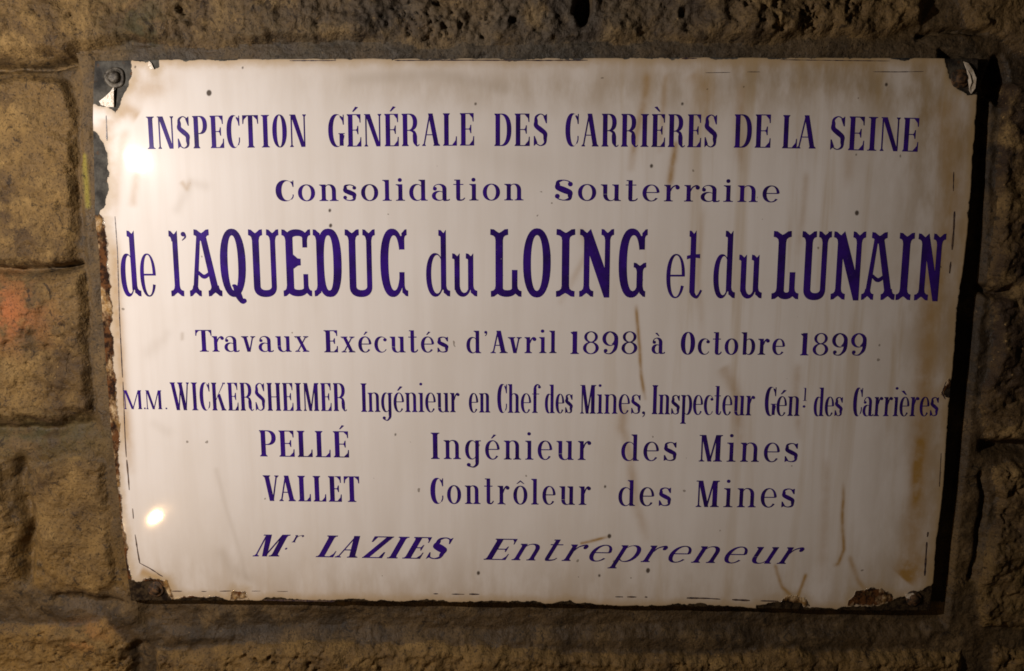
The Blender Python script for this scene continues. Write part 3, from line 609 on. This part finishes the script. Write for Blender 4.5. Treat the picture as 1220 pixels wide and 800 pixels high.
# ------------------------------------------------------------------ the plaque
def curve(pts, n, jit, seed):
    p = np.array([at(*q) for q in pts]); s = np.r_[0, np.cumsum(np.hypot(*np.diff(p, axis=0).T))]; s /= s[-1]; t = np.linspace(0, 1, n)
    q = np.stack([np.interp(t, s, p[:, 0]), np.interp(t, s, p[:, 1])], 1); w = np.sin(np.pi*t)**.3
    for k in (0, 1): q[:, k] += fbm(t*60, t*0+k*9, seed, 4, .65)*jit*w
    return q
plaque = empty('enamel_plaque', (0, 0, -PH))
tag(plaque, label='white enamel plaque with blue French lettering and rusted edges fixed to the stone wall', category='plaque')
OFF = np.array([0, 0, -PH])
def build_face():
    nx, nz = 660, 430
    Lc = curve([(113,73),(111,110),(111,165),(113,255),(118,300),(122,380),(127,440),(131,500),(138,560),(144,620),(150,670),(156,716)], nz, .0010, 301)
    Rc = curve([(1166,70),(1165,110),(1161,165),(1155,255),(1149,310),(1142,360),(1136,430),(1129,510),(1124,580),(1117,640),(1112,695),(1108,728)], nz, .0009, 311)
    Tc = curve([(113,73),(200,71.4),(400,70.4),(600,70.2),(800,69),(1000,69),(1120,69.8),(1166,70)], nx, .0009, 321)
    Bc = curve([(156,716),(300,716),(530,717.5),(690,721),(870,724),(970,727),(1050,728),(1108,728)], nx, .0016, 331)
    s = np.linspace(0, 1, nx)[None, :, None]; t = np.linspace(0, 1, nz)[:, None, None]
    P = (1-t)*Tc[None] + t*Bc[None] + (1-s)*Lc[:, None] + s*Rc[:, None] - ((1-s)*(1-t)*Tc[0] + s*(1-t)*Tc[-1] + (1-s)*t*Bc[0] + s*t*Bc[-1])
    # rounded corners: pull the four corners in a little
    P = P.reshape(-1, 2); x, z = P[:, 0], P[:, 1]; y = -dome(x, z)
    px, pz = proj(x, y, z)
    n1 = fbm(x*160, z*160, 401, 4)*7; n2 = fbm(x*60, z*60, 402, 4)*9
    qx, qz = px+n1*.7, pz+fbm(x*160, z*160, 403, 4)*5
    chip = np.full(x.shape, -60.)
    for poly in ([(100,60),(154,60),(156,78),(158,88),(152,104),(146,118),(138,136),(128,128),(118,126),(100,120)], [(100,155),(114,158),(124,170),(129.5,195),(129.5,226),(124,247),(117,258),(100,258)],
                 [(178,60),(190,60),(189,80),(184,85),(179.5,78)], [(1120,60),(1180,60),(1180,118),(1152,112),(1140,106),(1131,95),(1128,80)],
                 [(140,690),(163,693),(182,691),(196,700),(203,714),(203,730),(140,730)], [(980,740),(990,725),(1050,721),(1082,709),(1100,703),(1113,694),(1130,690),(1130,740)],
                 [(902,722),(925,716),(955,719),(966,730),(900,735)], [(1133,460),(1124,468),(1126,473),(1140,476)]):
        chip = np.maximum(chip, sdf(poly, qx, qz))
    tt = np.repeat(np.linspace(0, 1, nz), nx); ss = np.tile(np.linspace(0, 1, nx), nz)
    db = (1-tt)*650; dt = tt*650; dl = ss*1000; dr = (1-ss)*1000
    chip = np.maximum(chip, 2.2-db+n2*1.1); chip = np.maximum(chip, .4-dt+n2*.9); chip = np.maximum(chip, .3-dr+n2*.6)
    dot = np.full(x.shape, -60.)
    for cx, cy, r in ((249,111,2.4),(289,81,1),(161,80,1),(566.5,124,1.2),(394,269,1.6),(776,198,1.6),(393,251,1.4),(1056,101,1.5),(813,124,1.3),(721,580,1.2),(726,639,1.8),(570,683,1.6),(772,680,2),(714,686,1.2),(1021,254,2),(471,518,1)):
        dot = np.maximum(dot, r*1.25-np.hypot(px-cx+n1*.12, (pz-cy)*.8))
    rust = np.full(x.shape, -60.)
    band = 12.5*sst(246, 262, pz)*(1-sst(505, 560, pz))+5.5*sst(520, 560, pz)
    rust = np.maximum(rust, np.where(pz > 240, band-dl*1.02-2+n2*1.1, -60))
    for poly in ([(1008,722),(1018,706),(1040,700),(1062,708),(1066,716),(1040,722)], [(272,716),(278,704),(292,705),(296,714)], [(925,722),(935,712),(958,712),(966,722)], [(160,700),(175,688),(200,692),(206,712)], [(1120,470),(1132,452),(1140,470)]):
        rust = np.maximum(rust, sdf(poly, qx, qz))
    rust = np.maximum(rust, 3.5-db+n2*1.6-6*(1-sst(.55, .9, np.abs(ss*2-1))))
    stain = np.zeros(x.shape)
    wob = fbm(x*25, z*25, 411)*10
    for pts, w, a in (([(772,82),(768,120),(758,160),(752,200)], 5, .5), ([(794,84),(790,130),(786,180)], 4, .35), ([(806,165),(802,195),(797,225)], 4, .7), ([(757,360),(760,400),(764,450),(768,475)], 2.2, .75), ([(745,475),(740,510),(750,540),(757,600),(770,640)], 6, .38),
                      ([(860,435),(868,450),(878,475),(884,540)], 8, .36), ([(962,200),(956,260),(950,300)], 4, .28), ([(950,430),(948,475),(953,520)], 5, .3), ([(1004,570),(1004,620),(1006,655),(1000,672),(995,674)], 2.2, .8), ([(984,540),(983,620),(978,690)], 6, .24), ([(922,670),(932,700),(944,712)], 2.2, .8), ([(962,682),(955,700),(948,716)], 2.2, .8),
                      ([(1012,660),(1022,690),(1032,705)], 3, .55), ([(1112,290),(1106,400),(1098,500),(1092,600),(1082,690)], 13, .55), ([(1122,110),(1130,170),(1134,230),(1124,330)], 15, .40), ([(1098,520),(1092,560),(1090,600)], 5, .5), ([(1075,690),(1082,682),(1090,670)], 14, .75), ([(838,240),(832,330),(838,400)], 4, .22), ([(690,270),(700,300),(668,360)], 4, .22),
                      ([(824,84),(840,110),(835,150)], 14, .32), ([(884,90),(880,150),(884,200)], 6, .35), ([(1016,150),(1010,220)], 6, .25), ([(215,215),(222,225),(226,216)], 3, .35), ([(157,250),(162,215),(166,190)], 5, .28), ([(152,96),(170,108),(200,100)], 14, .35), ([(166,140),(150,130),(140,140)], 8, .5), ([(128,140),(126,160),(134,170)], 9, .45),
                      ([(690,648),(700,646),(724,640)], 1.6, .9), ([(135,270),(140,380),(147,480),(155,560)], 7, .55), ([(165,680),(185,688),(205,700)], 6, .6), ([(150,150),(142,200),(136,258)], 6, .3)):
        d, s = pline(pts, px+wob*.35, pz); stain += a*np.exp(-(d/w)**2)*sst(0, .12, s)*(1-.6*sst(.8, 1, s))
    stain += np.exp(-np.minimum(np.minimum(db, dt*1.2), dr)/11.0)*.42
    grime = np.clip(sst(560, 900, px)*(1-sst(70, 240, pz))*.55 + sst(980, 1130, px)*.55 + sst(100, 60, 0)*0 + np.exp(-((px-620)/260)**2-((pz-105)/28)**2)*.5 + np.exp(-((px-1000)/130)**2-((pz-90)/30)**2)*.5 + sst(640, 720, pz)*.25, 0, 1)
    smudge = np.zeros(x.shape)
    for pts, w, a in (([(258,560),(268,600),(284,650),(293,688)], 3.0, .2), ([(264,660),(274,675),(296,690)], 8, .28), ([(210,250),(228,218),(244,222)], 6, .22), ([(186,412),(178,420)], 8, .18), ([(196,405),(200,398)], 6, .15), ([(217,398),(217,404)], 2, .5), ([(560,175),(600,190),(640,196)], 16, .10), ([(420,95),(520,88),(600,105)], 9, .35), ([(860,100),(960,88),(1060,104)], 10, .3), ([(184,505),(200,515)], 6, .15)):
        d, s = pline(pts, px+wob*.3, pz); smudge += a*np.exp(-(d/w)**2)
    drip = np.clip(sst(640, 860, px)*.75*(1-.5*sst(400, 640, pz))+sst(1040, 1110, px)*.5+sst(620, 720, pz)*.2+.10, 0, 1)
    grime = np.clip(grime+sst(1060, 1135, px)*.35+.25*sst(560, 720, pz), 0, 1)
    corr = np.clip(sst(640, 700, pz)+sst(1090, 1120, px)*.6, 0, 1)
    y = y + .0004*sst(-.5, 1.5, chip)
    # thickness: a skirt folded back from the rim
    co = np.stack([x, y, z], 1); N = len(co); f = grid_faces(nx, nz)
    rim = np.r_[np.arange(nx), np.arange(2, nz+1)*nx-1, np.arange(nx*nz-2, nx*(nz-1)-1, -1), np.arange(nz-2, 0, -1)*nx]
    R1 = co[rim]+[0, .0008, 0]; cen = np.array([0, 0, 0]); R1[:, [0, 2]] *= 1.0012; R2 = R1+np.array([0, .0042, 0])
    co = np.concatenate([co, R1, R2]); k = len(rim); i = np.arange(k); j = (i+1) % k
    f = np.concatenate([f[:, ::-1], np.stack([rim[j], rim[i], N+i, N+j], 1)[:, ::-1], np.stack([N+j, N+i, N+k+i, N+k+j], 1)[:, ::-1]])
    ex = lambda v, add=0.: np.concatenate([v, v[rim]+add, v[rim]+add])
    # faces came out clockwise from the front: flip so that normals look at the viewer
    mesh_from('enamel_face', co-OFF, f, M_enamel, plaque, dict(chip=ex(chip, 1.), dot=ex(dot), rust=ex(rust, 1.), stain=ex(np.clip(stain*1.25, 0, 1)), grime=ex(grime), smudge=ex(np.clip(smudge, 0, 1)), drip=ex(drip), corrode=ex(corr)))
build_face()

def lift(x, z, e): return (x, -float(dome(x, z))-e, z)
def strip_mesh(glyphs):
    bm = bmesh.new()
    for pts, fs in glyphs:
        vs = [bm.verts.new((p[0], 0, p[1])) for p in pts]
        for f in fs:
            try: bm.faces.new([vs[i] for i in f])
            except ValueError: pass
    z = min(v.co.z for v in bm.verts); hi = max(v.co.z for v in bm.verts)
    while z < hi:
        z += .007; bmesh.ops.bisect_plane(bm, geom=bm.verts[:]+bm.edges[:]+bm.faces[:], plane_co=(0, 0, z), plane_no=(0, 0, 1))
    bmesh.ops.delete(bm, geom=[v for v in bm.verts if not v.link_faces], context='VERTS')
    for v in bm.verts: v.co = Vector(lift(v.co.x, v.co.z, .00022)) - Vector(OFF)
    face_viewer(bm); return bm
def face_viewer(bm):
    for f in bm.faces:
        f.normal_update()
        if f.normal.y > 0: f.normal_flip()
for label, words in LINES:           # one mesh for every word
    groups = []; end = -99
    for w in words:
        if w[1]-end < 7.5 and end > 0: groups[-1] += word(*w)
        else: groups.append(list(word(*w)))
        end = w[3]
    for g in groups: bm_obj('lettering', strip_mesh(g), M_ink, plaque)

# remains of the thin dark line once running round the plate
for pts, w in (([(137,258),(140,300),(142.5,380),(146,450)], 1.2), ([(146.5,455),(149,520),(150.5,545)], 1.1), ([(151,548),(153,570),(154,584)], 1.6), ([(158,606),(159,618)], 1.6), ([(161,637),(164,657),(166.5,671)], 1.5), ([(166.5,671),(178,677),(186,682)], 1.3), ([(186,682),(190,685),(194,687)], 1.6),
               ([(126.5,138),(127,152),(127.5,168)], 1.7), ([(205,704.5),(217,704.6)], 1.4), ([(240,704.8),(246,704.8)], .9), ([(262,704.5),(276,704.2)], 1.3), ([(300,704.4),(310,704.4)], 1), ([(330,704.8),(343,704.8)], .9), ([(314,715),(350,715.6),(399,716.4)], 2), ([(516,707.6),(522,707.6)], 1.2), ([(538,708),(553,708.2)], 1.6), ([(559,708),(571,708.2)], 1.6),
               ([(733,711.2),(742,711.3)], 1.8), ([(747,711.3),(758,711.4)], 1.8), ([(768,711.5),(771,711.5)], 1.6), ([(818,712.6),(842,713),(858,714)], 1.8), ([(872,714.6),(893,715.6)], 1.8), ([(906,716),(926,716.4)], 2), ([(1137,252),(1136,275),(1134,298)], 2), ([(1132.5,312),(1131,326)], 2), ([(1105.5,634),(1104.6,640)], 2.4), ([(1104,646),(1102.6,668),(1101.5,686)], 2),
               ([(1100,85.5),(1070,86),(1040,85.8)], .9), ([(890,86),(905,86)], 1), ([(840,87),(870,86.6)], .7), ([(1136,205),(1135.5,228)], 1.2), ([(470,72.4),(560,72),(640,72.4),(700,72)], 1.4), ([(345,72.6),(400,72.4)], 1.6), ([(812,70),(830,69.9)], 2), ([(930,71.5),(1000,72.4),(1060,73)], 1), ([(1127,455),(1122,468),(1126,476)], 1.4), ([(1121,540),(1119,580)], .9)):
    prev = None; dense = []; bm = bmesh.new()
    for (a, b), (c, d) in zip(pts, pts[1:]):
        n = max(2, int(math.hypot(c-a, d-b)/4)); dense += [(a+(c-a)*k/n, b+(d-b)*k/n) for k in range(n)]
    dense.append(pts[-1])
    for i, (a, b) in enumerate(dense):
        c, d = dense[min(i+1, len(dense)-1)]; e, g = dense[max(i-1, 0)]; tx, ty = c-e, d-g; L = math.hypot(tx, ty); ww = w*.5*random.uniform(.55, 1.25)*(.5 if i in (0, len(dense)-1) else 1)
        nx_, ny_ = -ty/L*ww, tx/L*ww
        cur = [bm.verts.new(Vector(lift(*on(a+nx_*q, b+ny_*q), .0002))-Vector(OFF)) for q in (1, -1)]
        if prev: bm.faces.new((prev[0], prev[1], cur[1], cur[0]))
        prev = cur
    face_viewer(bm); bm_obj('border_line', bm, M_line, plaque)

def bolt(px, pz, r, mat, label, tilt=(0, 0)):
    x, z = on(px, pz); bm = bmesh.new(); y0 = -float(dome(x, z))
    prof = [(1.75, .0), (1.72, -.22), (1.5, -.30), (1.05, -.30), (1.0, -.42), (.98, -.75), (.82, -.98), (.5, -1.10), (.18, -1.12)]
    n = 20; rings = []
    for rr, yy in prof:
        rings.append([bm.verts.new(Vector((x+r*rr*math.cos(a)*(1+.07*math.sin(3*a+px)), y0+r*yy*.8+r*tilt[0]*rr*math.cos(a), z+r*rr*math.sin(a)*(1+.06*math.cos(2*a+pz))))-Vector(OFF)) for a in (2*math.pi*k/n for k in range(n))])
    for a, b in zip(rings, rings[1:]):
        for k in range(n): bm.faces.new((a[k], a[(k+1) % n], b[(k+1) % n], b[k]))
    bm.faces.new(rings[-1]); bmesh.ops.recalc_face_normals(bm, faces=bm.faces[:])
    tag(bm_obj('bolt', bm, mat, plaque, True), label=label)
bolt(137, 93, .0050, M_bolt, 'dull grey bolt in the bare metal of the upper left corner')
bolt(1144, 94, .0045, M_rustbolt, 'dark bolt beside the white flake in the upper right corner')
bolt(186, 702, .0042, M_rustbolt, 'mossy rusted bolt in the lower left corner')
bolt(1088, 713, .0040, M_rustbolt, 'blackened bolt in the lower right corner')

def flake(pts, curl, label):
    """chip of loose enamel: outline in photo pixels, each corner lifted by so many metres, 0.8 mm thick"""
    bm = bmesh.new(); top = [Vector(lift(*on(a, b), e))-Vector(OFF) for (a, b), e in zip(pts, curl)]
    a = [bm.verts.new(v) for v in top]; b = [bm.verts.new(v+Vector((0, .0008, 0))) for v in top]; n = len(a)
    bm.faces.new(a); bm.faces.new(b[::-1])
    for i in range(n): bm.faces.new((a[i], b[i], b[(i+1) % n], a[(i+1) % n]))
    bmesh.ops.triangulate(bm, faces=bm.faces[:]); bmesh.ops.recalc_face_normals(bm, faces=bm.faces[:])
    tag(bm_obj('enamel_flake', bm, M_flake, plaque), label=label)
flake([(119,121),(126,116),(132,111),(137.5,104.5),(137,116),(136.5,128),(128,127.5),(121,125.5)], [.0012,.0016,.0022,.0028,.0024,.0012,.0012,.001], 'white triangular chip under the upper left bolt')
flake([(1147,74),(1152,76),(1157,84),(1161,94),(1160,106),(1156,112),(1153,108),(1155,99),(1153,90),(1149,82)], [.0016,.002,.0026,.0028,.0024,.0016,.0022,.0034,.0034,.0028], 'white crescent of peeling enamel round the upper right bolt')
flake([(178,73),(181,76),(184,83),(180,83),(177,80)], [.001]*5, 'small white chip on the upper edge')
flake([(1078,708),(1087,706),(1091,710),(1085,714),(1079,712)], [.0012]*5, 'pale piece standing in for the glint at the lower right corner')  # glint on the corner bolt, put in as a pale raised piece
